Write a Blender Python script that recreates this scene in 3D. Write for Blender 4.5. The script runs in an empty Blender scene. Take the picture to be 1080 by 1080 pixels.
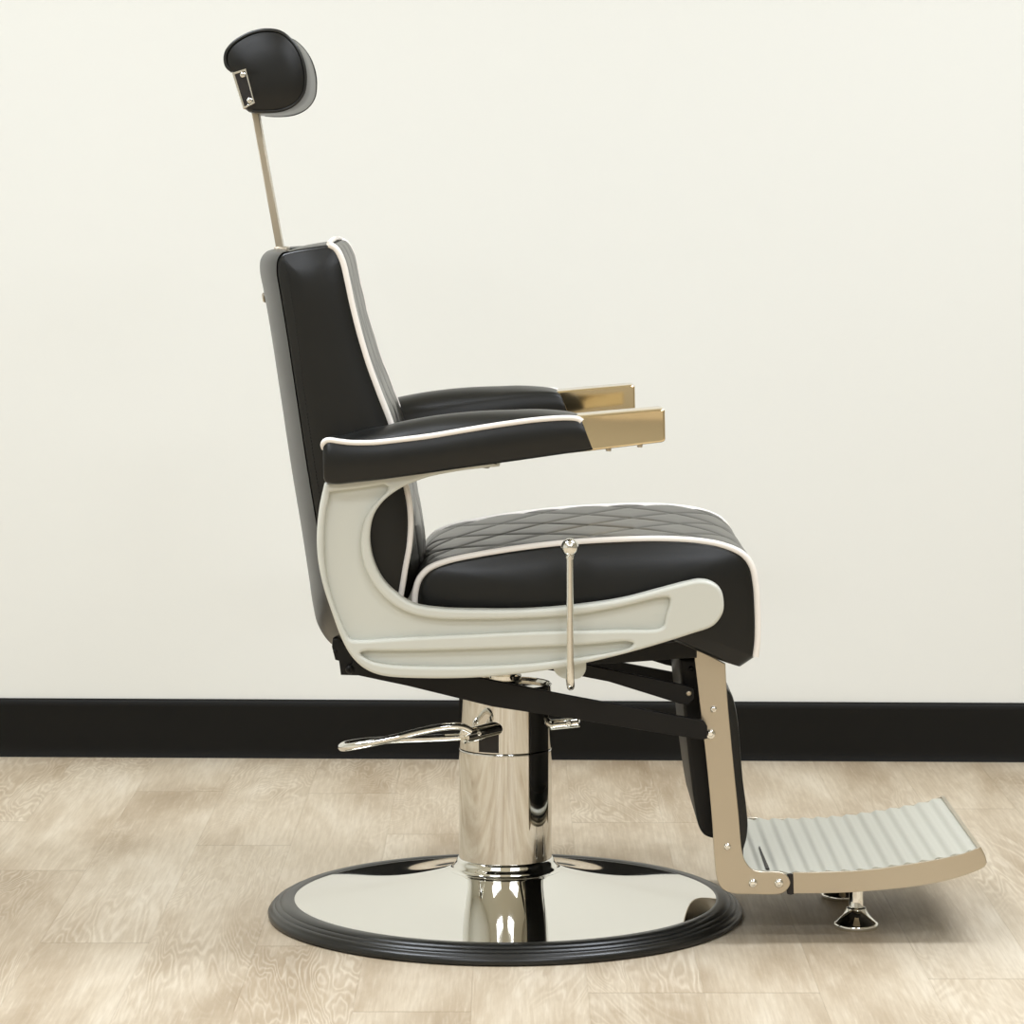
import bpy, math, random
from mathutils import Vector, Matrix
random.seed(4)
C = bpy.context.scene.collection
SC = bpy.context.scene

# ---------------------------------------------------------------- camera numbers
F = 3571.0      # focal length in pixels of a 1080 frame
D = 5.0         # camera to the chair's centre plane
H = 1.06        # camera height
CX = 0.0098
HZ = 206.0      # horizon row

def U(px, py, Y=0.0):
    """the place on the vertical plane y = Y that the photo shows at px, py"""
    d = D + Y
    return (CX + (px - 540.0) * d / F, H - (py - HZ) * d / F)

def U3(px, py, Y=0.0):
    x, z = U(px, py, Y)
    return Vector((x, Y, z))

# ---------------------------------------------------------------- materials
def srgb(r, g, b):
    def f(c):
        c /= 255.0
        return c / 12.92 if c <= 0.04045 else ((c + 0.055) / 1.055) ** 2.4
    return (f(r), f(g), f(b), 1.0)

def mat(name, col, rough=0.5, metal=0.0, spec=0.5, bump=None, coat=0.0, rnoise=None):
    m = bpy.data.materials.new(name)
    m.use_nodes = True
    nt = m.node_tree
    b = nt.nodes['Principled BSDF']
    b.inputs['Base Color'].default_value = col
    b.inputs['Roughness'].default_value = rough
    b.inputs['Metallic'].default_value = metal
    b.inputs['Specular IOR Level'].default_value = spec
    b.inputs['Coat Weight'].default_value = coat
    tc = nt.nodes.new('ShaderNodeTexCoord')
    if bump:
        sc, st, di = bump[:3]
        n = nt.nodes.new('ShaderNodeTexNoise')
        n.inputs['Scale'].default_value = sc
        n.inputs['Detail'].default_value = bump[3] if len(bump) > 3 else 3
        nt.links.new(tc.outputs['Object'], n.inputs['Vector'])
        bp = nt.nodes.new('ShaderNodeBump')
        bp.inputs['Strength'].default_value = st
        bp.inputs['Distance'].default_value = di
        nt.links.new(n.outputs['Fac'], bp.inputs['Height'])
        nt.links.new(bp.outputs['Normal'], b.inputs['Normal'])
    if rnoise:
        n2 = nt.nodes.new('ShaderNodeTexNoise')
        n2.inputs['Scale'].default_value = rnoise[0]
        nt.links.new(tc.outputs['Object'], n2.inputs['Vector'])
        mr = nt.nodes.new('ShaderNodeMapRange')
        mr.inputs['To Min'].default_value = rnoise[1]
        mr.inputs['To Max'].default_value = rnoise[2]
        nt.links.new(n2.outputs['Fac'], mr.inputs['Value'])
        nt.links.new(mr.outputs['Result'], b.inputs['Roughness'])
    return m

M = {}
M['vinyl'] = mat('black_vinyl', srgb(14, 15, 13), 0.3, 0, 0.45, bump=(700, 0.05, 0.0004), rnoise=(9, 0.28, 0.36))
M['vinyl_quilt'] = mat('black_quilted_vinyl', srgb(25, 24, 17), 0.28, 0, 0.6, bump=(700, 0.04, 0.0004))
M['piping'] = mat('white_piping', srgb(250, 244, 236), 0.35, 0, 0.5)
M['black_piping'] = mat('black_piping', srgb(28, 29, 27), 0.3, 0, 0.5)
M['thread'] = mat('black_thread', srgb(14, 14, 13), 0.7)
M['paint'] = mat('pale_grey_casting', srgb(214, 215, 205), 0.36, 0.0, 0.45, bump=(1400, 0.05, 0.0004))
M['chrome'] = mat('chrome', srgb(236, 235, 229), 0.03, 1.0)
M['chrome_dimmed'] = mat('dimmed_column_chrome', srgb(214, 212, 206), 0.045, 1.0)  # darker copy of the chrome: dimmer reflections put into the colour
M['chrome_wavy'] = mat('polished_steel', srgb(228, 210, 174), 0.07, 1.0, bump=(6.5, 0.5, 0.03, 0))
M['steel'] = mat('satin_steel', srgb(198, 188, 170), 0.30, 1.0, bump=(60, 0.04, 0.001), rnoise=(14, 0.25, 0.36))
M['tread'] = mat('ribbed_aluminium', srgb(200, 199, 186), 0.45, 0.1, 0.35)
M['black_steel'] = mat('black_enamelled_steel', srgb(13, 12, 10), 0.45, 0.0, 0.3)
M['rubber'] = mat('black_rubber', srgb(22, 22, 19), 0.3, 0.0, 0.5, bump=(30, 0.05, 0.001))
M['dark'] = mat('dark_recess', srgb(26, 20, 15), 0.5)
M['base_black'] = mat('black_baseboard_vinyl', srgb(14, 13, 9), 0.5, 0, 0.2, bump=(40, 0.03, 0.001))

def wall_mat():
    m = mat('cream_wall_paint', srgb(236, 236, 229), 0.75, 0, 0.2)
    nt = m.node_tree
    b = nt.nodes['Principled BSDF']
    tc = nt.nodes['Texture Coordinate']
    n = nt.nodes.new('ShaderNodeTexNoise'); n.inputs['Scale'].default_value = 160; n.inputs['Detail'].default_value = 4
    bp = nt.nodes.new('ShaderNodeBump'); bp.inputs['Strength'].default_value = 0.08; bp.inputs['Distance'].default_value = 0.001
    nt.links.new(tc.outputs['Object'], n.inputs['Vector'])
    nt.links.new(n.outputs['Fac'], bp.inputs['Height'])
    nt.links.new(bp.outputs['Normal'], b.inputs['Normal'])
    return m
M['wall'] = wall_mat()
M['wall_grey'] = mat('fill_cutting_wall_grey', srgb(176, 170, 156), 0.7, 0, 0.2)  # unseen walls toned grey to weaken the room's fill light
M['ceil'] = mat('white_ceiling', srgb(238, 238, 230), 0.8, 0, 0.2)

def floor_mat():
    m = bpy.data.materials.new('pale_oak_vinyl_planks')
    m.use_nodes = True
    nt = m.node_tree; N = nt.nodes; L = nt.links
    b = N['Principled BSDF']
    def math_(op, a, c=None, clamp=False):
        n = N.new('ShaderNodeMath'); n.operation = op; n.use_clamp = clamp
        for i, v in enumerate((a, c)):
            if v is None: continue
            if isinstance(v, (int, float)): n.inputs[i].default_value = v
            else: L.new(v, n.inputs[i])
        return n.outputs[0]
    tc = N.new('ShaderNodeTexCoord')
    at = N.new('ShaderNodeAttribute'); at.attribute_name = 'plank'   # x: random, y: random, z: random
    sep = N.new('ShaderNodeSeparateXYZ'); L.new(at.outputs['Vector'], sep.inputs[0])
    # plank-local space: shift the pattern by the plank's random numbers
    off = N.new('ShaderNodeVectorMath'); off.operation = 'MULTIPLY_ADD'
    L.new(at.outputs['Vector'], off.inputs[0]); off.inputs[1].default_value = (37, 53, 19)
    L.new(tc.outputs['Object'], off.inputs[2])
    def scaled(sx, sy, sz=1.0):
        v = N.new('ShaderNodeVectorMath'); v.operation = 'MULTIPLY'
        L.new(off.outputs[0], v.inputs[0]); v.inputs[1].default_value = (sx, sy, sz)
        return v.outputs[0]
    def noise(vec, scale, detail=4, rough=0.55, dist=0.0):
        n = N.new('ShaderNodeTexNoise')
        n.inputs['Scale'].default_value = scale; n.inputs['Detail'].default_value = detail
        n.inputs['Roughness'].default_value = rough; n.inputs['Distortion'].default_value = dist
        L.new(vec, n.inputs['Vector']); return n.outputs['Fac']
    def ramp(fac, stops):
        r = N.new('ShaderNodeValToRGB'); L.new(fac, r.inputs[0])
        e = r.color_ramp.elements
        e[0].position, e[0].color = stops[0]; e[1].position, e[1].color = stops[-1]
        for p, c in stops[1:-1]:
            k = e.new(p); k.color = c
        return r.outputs[0]
    def mix(fac, a, c, mode='MIX'):
        n = N.new('ShaderNodeMix'); n.data_type = 'RGBA'; n.blend_type = mode
        for s, v in ((n.inputs[0], fac), (n.inputs[6], a), (n.inputs[7], c)):
            if isinstance(v, (int, float)): s.default_value = v
            elif isinstance(v, tuple): s.default_value = v
            else: L.new(v, s)
        return n.outputs[2]
    # broad mottling
    raw = N.new('ShaderNodeVectorMath'); raw.operation = 'MULTIPLY'
    L.new(tc.outputs['Object'], raw.inputs[0]); raw.inputs[1].default_value = (1.0, 0.28, 1.0)
    wide = noise(raw.outputs[0], 4.5, 6, 0.6, 0.4)
    own = noise(scaled(1.0, 0.17), 7.5, 8, 0.66, 0.5)
    broad = math_('ADD', math_('MULTIPLY', wide, 0.6), math_('MULTIPLY', own, 0.4))
    base = ramp(broad, [(0.34, srgb(160, 140, 113)), (0.44, srgb(186, 168, 142)), (0.54, srgb(207, 192, 168)), (0.66, srgb(224, 212, 191))])
    # cathedral figure: contour lines of a stretched noise field
    fld = noise(scaled(1.0, 0.19), 4.6, 4.0, 0.5, 0.5)
    lines = math_('SINE', math_('MULTIPLY', fld, 340.0))
    lines = math_('POWER', math_('MULTIPLY_ADD', lines, 0.5, ), 1.0) if False else math_('ADD', math_('MULTIPLY', lines, 0.5), 0.5)
    lines = math_('POWER', lines, 3.0)
    where = ramp(noise(scaled(1.0, 0.5), 2.6, 3, 0.5), [(0.44, (0, 0, 0, 1)), (0.62, (1, 1, 1, 1))])
    col = mix(math_('MULTIPLY', math_('MULTIPLY', lines, where), 0.34), base, srgb(233, 222, 202))
    dl = math_('POWER', math_('SUBTRACT', 1.0, lines), 8.0)
    col = mix(math_('MULTIPLY', math_('MULTIPLY', dl, where), 0.16), col, srgb(150, 128, 98))
    # fine straight pores
    pores = noise(scaled(1.0, 0.045), 210.0, 3, 0.6)
    pm = ramp(pores, [(0.36, (1, 1, 1, 1)), (0.55, (0, 0, 0, 1))])
    col = mix(math_('MULTIPLY', pm, 0.20), col, srgb(158, 136, 106))
    pw = ramp(pores, [(0.56, (0, 0, 0, 1)), (0.72, (1, 1, 1, 1))])
    col = mix(math_('MULTIPLY', pw, 0.25), col, srgb(234, 224, 204))
    # knots
    vo = N.new('ShaderNodeTexVoronoi'); vo.inputs['Scale'].default_value = 2.3; vo.inputs['Randomness'].default_value = 1
    L.new(scaled(1.6, 0.45), vo.inputs['Vector'])
    kn = ramp(vo.outputs['Distance'], [(0.0, (1, 1, 1, 1)), (0.14, (0, 0, 0, 1))])
    col = mix(math_('MULTIPLY', kn, 0.45), col, srgb(150, 126, 96))
    # plank to plank tone
    tone = math_('ADD', math_('MULTIPLY', sep.outputs[0], 0.05), 0.975)
    tn = N.new('ShaderNodeCombineXYZ')
    for i in range(3): L.new(tone, tn.inputs[i])
    col = mix(1.0, col, tn.outputs[0], 'MULTIPLY')
    # joints, from the plank's own coordinates
    uv = N.new('ShaderNodeUVMap'); uv.uv_map = 'UVMap'
    su = N.new('ShaderNodeSeparateXYZ'); L.new(uv.outputs[0], su.inputs[0])   # metres from the left / near edge
    us = N.new('ShaderNodeUVMap'); us.uv_map = 'UVFar'
    sf = N.new('ShaderNodeSeparateXYZ'); L.new(us.outputs[0], sf.inputs[0])   # metres from the right / far edge
    side = math_('MINIMUM', su.outputs[0], sf.outputs[0])
    end = math_('MINIMUM', su.outputs[1], sf.outputs[1])
    js = math_('SUBTRACT', 1.0, math_('DIVIDE', side, 0.0016, True), True)
    je = math_('SUBTRACT', 1.0, math_('DIVIDE', end, 0.0045, True), True)
    col = mix(math_('MULTIPLY', js, 0.13), col, srgb(140, 118, 90))
    col = mix(math_('MULTIPLY', je, 0.38), col, srgb(130, 108, 80))
    L.new(col, b.inputs['Base Color'])
    b.inputs['Roughness'].default_value = 0.5
    b.inputs['Specular IOR Level'].default_value = 0.35
    bp = N.new('ShaderNodeBump'); bp.inputs['Strength'].default_value = 0.35; bp.inputs['Distance'].default_value = 0.0012
    hgt = math_('SUBTRACT', math_('ADD', math_('MULTIPLY', math_('MULTIPLY', lines, where), 0.34), math_('MULTIPLY', pores, 0.6)), math_('ADD', js, je))
    L.new(hgt, bp.inputs['Height']); L.new(bp.outputs['Normal'], b.inputs['Normal'])
    return m
M['floor'] = floor_mat()

# ---------------------------------------------------------------- mesh helpers
def link(name, me, m, parent=None, sharp=40):
    me.materials.clear(); me.materials.append(m)
    for p in me.polygons: p.use_smooth = True
    try: me.set_sharp_from_angle(angle=math.radians(sharp))
    except Exception: pass
    me.name = name
    o = bpy.data.objects.new(name, me)
    C.objects.link(o)
    if parent is not None: o.parent = parent
    return o

def mesh(name, vs, fs, m, parent=None, sharp=40):
    me = bpy.data.meshes.new(name)
    me.from_pydata([tuple(v) for v in vs], [], fs)
    me.validate(); me.update()
    return link(name, me, m, parent, sharp)

class MB:
    """collects shapes that belong to one part"""
    def __init__(s): s.v = []; s.f = []
    def add(s, vs, fs):
        o = len(s.v); s.v += [Vector(v) for v in vs]; s.f += [tuple(i + o for i in f) for f in fs]; return s
    def build(s, name, m, parent=None, sharp=40): return mesh(name, s.v, s.f, m, parent, sharp)

def crom(pts, n=8, closed=False):
    """smooth line through points; a point with a third value 1 is a corner"""
    P = [(p[0], p[1]) for p in pts]; K = [len(p) > 2 and bool(p[2]) for p in pts]
    N_ = len(P); out = []
    rng = range(N_ if closed else N_ - 1)
    for i in rng:
        p1, p2 = P[i], P[(i + 1) % N_]
        p0 = P[i - 1] if (closed or i > 0) else p1
        p3 = P[(i + 2) % N_] if (closed or i + 2 < N_) else p2
        if K[i]: p0 = p1
        if K[(i + 1) % N_]: p3 = p2
        def dd(a, b): return max(1e-6, math.hypot(a[0]-b[0], a[1]-b[1]) ** 0.5)
        d1, d2, d3 = dd(p0, p1), dd(p1, p2), dd(p2, p3)
        res = []
        for ax in (0, 1):
            if p0 == p1: m1 = (p2[ax] - p1[ax])
            else: m1 = ((p1[ax]-p0[ax])/d1 - (p2[ax]-p0[ax])/(d1+d2) + (p2[ax]-p1[ax])/d2) * d2
            if p2 == p3: m2 = (p2[ax] - p1[ax])
            else: m2 = ((p2[ax]-p1[ax])/d2 - (p3[ax]-p1[ax])/(d2+d3) + (p3[ax]-p2[ax])/d3) * d2
            res.append((m1, m2))
        for k in range(n):
            t = k / n; t2 = t*t; t3 = t2*t
            out.append(tuple((2*t3-3*t2+1)*p1[ax] + (t3-2*t2+t)*res[ax][0] + (-2*t3+3*t2)*p2[ax] + (t3-t2)*res[ax][1] for ax in (0, 1)))
    if not closed: out.append(P[-1])
    return out

def resample(P, n):
    L = [0]
    for a, b in zip(P, P[1:]): L.append(L[-1] + math.dist(a, b))
    out = []; j = 0
    for i in range(n):
        t = L[-1] * i / (n - 1)
        while j < len(L) - 2 and L[j + 1] < t: j += 1
        u = (t - L[j]) / max(1e-9, L[j + 1] - L[j])
        out.append(tuple(P[j][k] * (1 - u) + P[j + 1][k] * u for k in range(len(P[0]))))
    return out, L[-1]

def px_outline(pts, Y, n=8, closed=True):
    return [U(a, b, Y) for a, b in crom(pts, n, closed)]

def plate_mesh(outlines, Y0, Y1, bevel=0.001, res=2):
    """solid plate between y = Y0 and y = Y1 from x/z outlines (the further ones are holes)"""
    cu = bpy.data.curves.new('tmp', 'CURVE'); cu.dimensions = '2D'; cu.fill_mode = 'BOTH'
    for ol in outlines:
        s = cu.splines.new('POLY'); s.points.add(len(ol) - 1)
        for p, q in zip(s.points, ol): p.co = (q[0], q[1], 0, 1)
        s.use_cyclic_u = True
    t = abs(Y1 - Y0) / 2
    bevel = min(bevel, t * 0.98)
    cu.extrude = t - bevel; cu.bevel_depth = bevel; cu.bevel_resolution = res; cu.offset = -bevel
    ob = bpy.data.objects.new('tmp', cu); C.objects.link(ob)
    dg = bpy.context.evaluated_depsgraph_get()
    me = bpy.data.meshes.new_from_object(ob.evaluated_get(dg))
    bpy.data.objects.remove(ob); bpy.data.curves.remove(cu)
    ym = (Y0 + Y1) / 2
    for v in me.vertices:
        x, y, z = v.co; v.co = (x, ym - z, y)
    return me

def plate(name, outlines, Y0, Y1, m, parent, bevel=0.001, res=2):
    return link(name, plate_mesh(outlines, Y0, Y1, bevel, res), m, parent, 35)

def add_mesh(mb, me):
    mb.add([v.co.copy() for v in me.vertices], [tuple(p.vertices) for p in me.polygons])
    bpy.data.meshes.remove(me)

def tube_geo(path, r, closed=False, seg=10, flat=None):
    P = [Vector(p) for p in path]; n = len(P)
    rr = r if callable(r) else (lambda t: r)
    vs = []; fs = []
    def tan(i):
        if closed: return (P[(i + 1) % n] - P[i - 1]).normalized()
        return (P[min(i + 1, n - 1)] - P[max(i - 1, 0)]).normalized()
    t0 = tan(0)
    up = Vector((0, 1, 0)) if abs(t0.y) < 0.9 else Vector((1, 0, 0))
    nrm = (up - t0 * up.dot(t0)).normalized()
    for i in range(n):
        t = tan(i)
        nrm = (nrm - t * nrm.dot(t)).normalized()
        bi = t.cross(nrm)
        for k in range(seg):
            a = 2 * math.pi * k / seg
            vs.append(P[i] + (nrm * math.cos(a) + bi * math.sin(a) * (flat or 1.0)) * rr(i / max(1, n - 1)))
    for i in range(n if closed else n - 1):
        for k in range(seg):
            a = i * seg + k; b = i * seg + (k + 1) % seg
            c = ((i + 1) % n) * seg + (k + 1) % seg; d = ((i + 1) % n) * seg + k
            fs.append((a, b, c, d))
    if not closed:
        fs.append(tuple(reversed(range(seg)))); fs.append(tuple((n - 1) * seg + k for k in range(seg)))
    return vs, fs

def crom3(pts, n=8):
    P = [Vector(p) for p in pts]; out = []
    for i in range(len(P) - 1):
        p1, p2 = P[i], P[i + 1]; p0 = P[i - 1] if i else p1 * 2 - p2; p3 = P[i + 2] if i + 2 < len(P) else p2 * 2 - p1
        for k in range(n):
            t = k / n
            out.append(0.5 * ((2 * p1) + (p2 - p0) * t + (2 * p0 - 5 * p1 + 4 * p2 - p3) * t * t + (3 * p1 - p0 - 3 * p2 + p3) * t ** 3))
    out.append(P[-1]); return out

def lathe_geo(prof, seg=96, mtx=None):
    """profile of (radius, height); closed to the axis where radius is 0"""
    vs = []; fs = []
    n = len(prof)
    for r, z in prof:
        for k in range(seg):
            a = 2 * math.pi * k / seg
            vs.append(Vector((max(r, 1e-5) * math.cos(a), max(r, 1e-5) * math.sin(a), z)))
    for i in range(n - 1):
        for k in range(seg):
            k2 = (k + 1) % seg
            fs.append((i * seg + k, i * seg + k2, (i + 1) * seg + k2, (i + 1) * seg + k))
    fs.append(tuple(reversed(range(seg)))); fs.append(tuple((n - 1) * seg + k for k in range(seg)))
    if mtx is not None: vs = [mtx @ v for v in vs]
    return vs, fs

def axis_m(p, d):
    return Matrix.Translation(Vector(p)) @ Vector(d).to_track_quat('Z', 'Y').to_matrix().to_4x4()

def rod_geo(a, b, r, seg=24, bev=0.0012):
    a = Vector(a); b = Vector(b); l = (b - a).length
    return lathe_geo([(r - bev, 0), (r - bev * .3, bev * .3), (r, bev), (r, bev * 1.6), (r, l - bev * 1.6), (r, l - bev), (r - bev * .3, l - bev * .3), (r - bev, l)], seg, axis_m(a, b - a))

def box_geo(c, s, bev=0.0, rot=None):
    """bevelled box, plain 8-corner when bev = 0"""
    hx, hy, hz = (k / 2 for k in s); vs = []
    if bev <= 0:
        vs = [Vector((x, y, z)) for x in (-hx, hx) for y in (-hy, hy) for z in (-hz, hz)]
        fs = [(0, 1, 3, 2), (4, 6, 7, 5), (0, 4, 5, 1), (2, 3, 7, 6), (0, 2, 6, 4), (1, 5, 7, 3)]
    else:
        import bmesh
        bm = bmesh.new(); bmesh.ops.create_cube(bm, size=1)
        for v in bm.verts: v.co = Vector((v.co.x * s[0], v.co.y * s[1], v.co.z * s[2]))
        bmesh.ops.bevel(bm, geom=bm.edges[:], offset=bev, segments=3, affect='EDGES', profile=0.5)
        bm.verts.index_update()
        vs = [v.co.copy() for v in bm.verts]; fs = [tuple(v.index for v in f.verts) for f in bm.faces]; bm.free()
    if rot is not None: vs = [rot @ v for v in vs]
    return [v + Vector(c) for v in vs], fs

def screw_geo(p, d, r, h):
    """domed screw head with a hex socket"""
    prof = [(r * 1.0, 0), (r, h * .35), (r * .93, h * .62), (r * .78, h * .85), (r * .5, h), (r * .42, h), (r * .38, h * .45), (0, h * .45)]
    return lathe_geo(prof, 20, axis_m(p, d))

def screw(name, px, py, Y, rpx, m, parent, back=False):
    r = rpx * (D + Y) / F
    d = (0, 1, 0) if back else (0, -1, 0)
    vs, fs = screw_geo(U3(px, py, Y), d, r, r * 0.75)
    return mesh(name, vs, fs, m, parent, 30)

def pad_geo(ol, Y0, Y1, cen, bulge=0.01, roll=0.006):
    """stuffed body: outline ol in x/z, domed ends, rolled edges"""
    cx, cz = cen; n = len(ol); rings = []
    def ring(s, y, inset=0):
        return [Vector((cx + (x - cx) * s, y, cz + (z - cz) * s)) for x, z in ol]
    S = [0.02, 0.25, 0.5, 0.7, 0.84, 0.93]
    for s in S: rings.append(ring(s, Y0 - bulge * (1 - s ** 3)))
    size = max(math.dist(p, cen) for p in ol)
    q = 1 - roll / size
    rings.append(ring(q, Y0 - bulge * (1 - q ** 3)))
    rings.append(ring(1 - roll * .35 / size, Y0 + roll * .3))
    rings.append(ring(1, Y0 + roll))
    rings.append(ring(1, (Y0 + Y1) / 2))
    m2 = [[Vector((v.x, Y0 + Y1 - v.y, v.z)) for v in r] for r in reversed(rings[:-1])]
    rings += m2
    vs = [v for r in rings for v in r]; fs = []
    for i in range(len(rings) - 1):
        for k in range(n):
            k2 = (k + 1) % n
            fs.append((i * n + k, i * n + k2, (i + 1) * n + k2, (i + 1) * n + k))
    fs.append(tuple(reversed(range(n)))); o = (len(rings) - 1) * n; fs.append(tuple(o + k for k in range(n)))
    # the outline may run either way round; face normals are made consistent below
    return vs, fs

def fix_normals(o):
    import bmesh
    bm = bmesh.new(); bm.from_mesh(o.data); bmesh.ops.recalc_face_normals(bm, faces=bm.faces[:]); bm.to_mesh(o.data); bm.free()
    return o

def quilt(name, path, Y0, Y1, cs, cy, puff, crown, m, parent, out=1, step=0.0032, phase=(0.0, 0.5), thick=0.004):
    _, L = resample(path, 10)
    ns = int(L / step); P, _ = resample(path, ns); ny = int((Y1 - Y0) / step)
    vs = []; fs = []
    for i in range(ns):
        a = P[max(i - 1, 0)]; b = P[min(i + 1, ns - 1)]
        tx, tz = b[0] - a[0], b[1] - a[1]; l = math.hypot(tx, tz)
        nx, nz = (-tz / l * out, tx / l * out)
        s = L * i / (ns - 1)
        for j in range(ny):
            y = Y0 + (Y1 - Y0) * j / (ny - 1)
            A = s / (2 * cs) + (y - (Y0 + Y1) / 2) / (2 * cy) + phase[0]
            B = s / (2 * cs) - (y - (Y0 + Y1) / 2) / (2 * cy) + phase[1]
            g = math.hypot(1 / (2 * cs), 1 / (2 * cy))
            dist = min(abs(A - round(A)), abs(B - round(B))) / g
            h = puff * (1 - math.exp(-dist / 0.0042)) + puff * 0.4 * min(1, dist / .03)
            e = min(y - Y0, Y1 - y, s, L - s)
            k = max(0.0, min(1.0, e / 0.014)); k = math.sqrt(1 - (1 - k) ** 2)
            c = (crown(s / L) if callable(crown) else crown) * (1 - (2 * (y - (Y0 + Y1) / 2) / (Y1 - Y0)) ** 2) * min(1.0, math.sqrt(max(0.0, min(s, L - s)) / .06))
            h = (h + 0.002) * k + c - 0.002
            vs.append((P[i][0] + nx * h, y, P[i][1] + nz * h))
    n0 = len(vs)
    for i in range(ns):           # underside, so that the panel is a solid sheet
        a = P[max(i - 1, 0)]; b = P[min(i + 1, ns - 1)]
        tx, tz = b[0] - a[0], b[1] - a[1]; l = math.hypot(tx, tz)
        nx, nz = (-tz / l * out, tx / l * out)
        for j in (0, ny - 1):
            v = vs[i * ny + j]; vs.append((v[0] - nx * thick, v[1], v[2] - nz * thick))
    for i in range(ns - 1):
        for j in range(ny - 1):
            fs.append((i * ny + j, i * ny + j + 1, (i + 1) * ny + j + 1, (i + 1) * ny + j))
        fs.append((i * ny, (i + 1) * ny, n0 + 2 * (i + 1), n0 + 2 * i))
        fs.append((i * ny + ny - 1, n0 + 2 * i + 1, n0 + 2 * (i + 1) + 1, (i + 1) * ny + ny - 1))
        fs.append((n0 + 2 * i, n0 + 2 * (i + 1), n0 + 2 * (i + 1) + 1, n0 + 2 * i + 1))
    o = mesh(name, vs, fs, m, parent, 80)
    return fix_normals(o)

def struct(o):
    o['kind'] = 'structure'; return o

# ================================================================ THE SETTING
YAW = -0.032             # the wall runs slightly towards the camera on the right
WY = 1.372
def wall_y(x): return WY + YAW * x
X0, X1, YB, CH = -3.6, 3.9, -6.6, 2.75

def quad_box(name, pts, z0, z1, m):
    n = len(pts); vs = [(x, y, z0) for x, y in pts] + [(x, y, z1) for x, y in pts]
    fs = [tuple(reversed(range(n))), tuple(range(n, 2 * n))] + [(i, (i + 1) % n, n + (i + 1) % n, n + i) for i in range(n)]
    return struct(fix_normals(mesh(name, vs, fs, m, None, 30)))

# floor: each plank a face of the one floor mesh
def build_floor():
    w = 0.154; Lp = 1.22
    joints = {0: -0.20, 1: 0.52, -1: 0.316, 3: 0.616, 2: 1.0, 4: 0.15, 5: -0.5, 6: 0.72, 7: 0.18, 8: -0.42, 9: -0.37, 10: 0.5}
    vs = []; fs = []; uv1 = []; uv2 = []; rnd = []
    for k in range(-20, 31):
        xa = -0.659 + w * k; xb = xa + w
        xa, xb = max(xa, X0 - .05), min(xb, X1 + .05)
        if xb <= xa: continue
        j = joints.get(k, random.uniform(0, Lp))
        y = j - Lp * 8
        while y < 1.7:
            ya, yb = max(y, YB - .05), min(y + Lp, 1.6)
            y += Lp
            if yb <= ya: continue
            o = len(vs)
            vs += [(xa, ya, 0), (xb, ya, 0), (xb, yb, 0), (xa, yb, 0)]
            fs.append((o, o + 1, o + 2, o + 3))
            a, b = xb - xa, yb - ya
            uv1 += [(0, 0), (a, 0), (a, b), (0, b)]
            uv2 += [(a, b), (0, b), (0, 0), (a, 0)]
            r = (random.random(), random.random(), random.random()); rnd += [r] * 4
    me = bpy.data.meshes.new('floor'); me.from_pydata(vs, [], fs)
    u = me.uv_layers.new(name='UVMap'); u2 = me.uv_layers.new(name='UVFar')
    for i, (a, b) in enumerate(zip(uv1, uv2)): u.data[i].uv = a; u2.data[i].uv = b
    at = me.attributes.new('plank', 'FLOAT_VECTOR', 'CORNER')
    for i, r in enumerate(rnd): at.data[i].vector = r
    me.materials.append(M['floor'])
    o = bpy.data.objects.new('floor', me); C.objects.link(o); struct(o)
build_floor()

quad_box('wall_back', [(X0, wall_y(X0)), (X1, wall_y(X1)), (X1, wall_y(X1) + .12), (X0, wall_y(X0) + .12)], 0, CH, M['wall'])
quad_box('wall_left', [(X0 - .12, YB), (X0, YB), (X0, wall_y(X0) + .12), (X0 - .12, wall_y(X0) + .12)], 0, CH, M['wall'])
quad_box('wall_right', [(X1, YB), (X1 + .12, YB), (X1 + .12, wall_y(X1) + .12), (X1, wall_y(X1) + .12)], 0, CH, M['wall_grey'])
quad_box('wall_front', [(X0 - .12, YB - .12), (X1 + .12, YB - .12), (X1 + .12, YB), (X0 - .12, YB)], 0, CH, M['wall_grey'])
quad_box('ceiling', [(X0 - .12, YB - .12), (X1 + .12, YB - .12), (X1 + .12, 1.6), (X0 - .12, 1.6)], CH, CH + .1, M['ceil'])
# baseboard with a softly rounded top edge and a small toe
def baseboard():
    prof = [(0, 0), (-.0125, 0), (-.0105, .006), (-.0085, .02), (-.008, .095), (-.0072, .1045), (-.0045, .1085), (0, .1095)]
    vs = []; fs = []; n = len(prof)
    for x in (X0, X1):
        for dy, z in prof: vs.append((x, wall_y(x) + dy, z))
    for i in range(n - 1): fs.append((i, i + 1, n + i + 1, n + i))
    fs.append((n - 1, 0, n, 2 * n - 1)); fs.append(tuple(range(n))); fs.append(tuple(reversed(range(n, 2 * n))))
    struct(fix_normals(mesh('baseboard_back', vs, fs, M['base_black'], None, 50)))
baseboard()

# ================================================================ THE CHAIR
chair = bpy.data.objects.new('barber_chair', None); C.objects.link(chair)
chair.location = (0, 0, 0)
chair['label'] = 'black barber chair with white piping, pale grey side frames and a round chrome base'
chair['category'] = 'barber chair'

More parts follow.
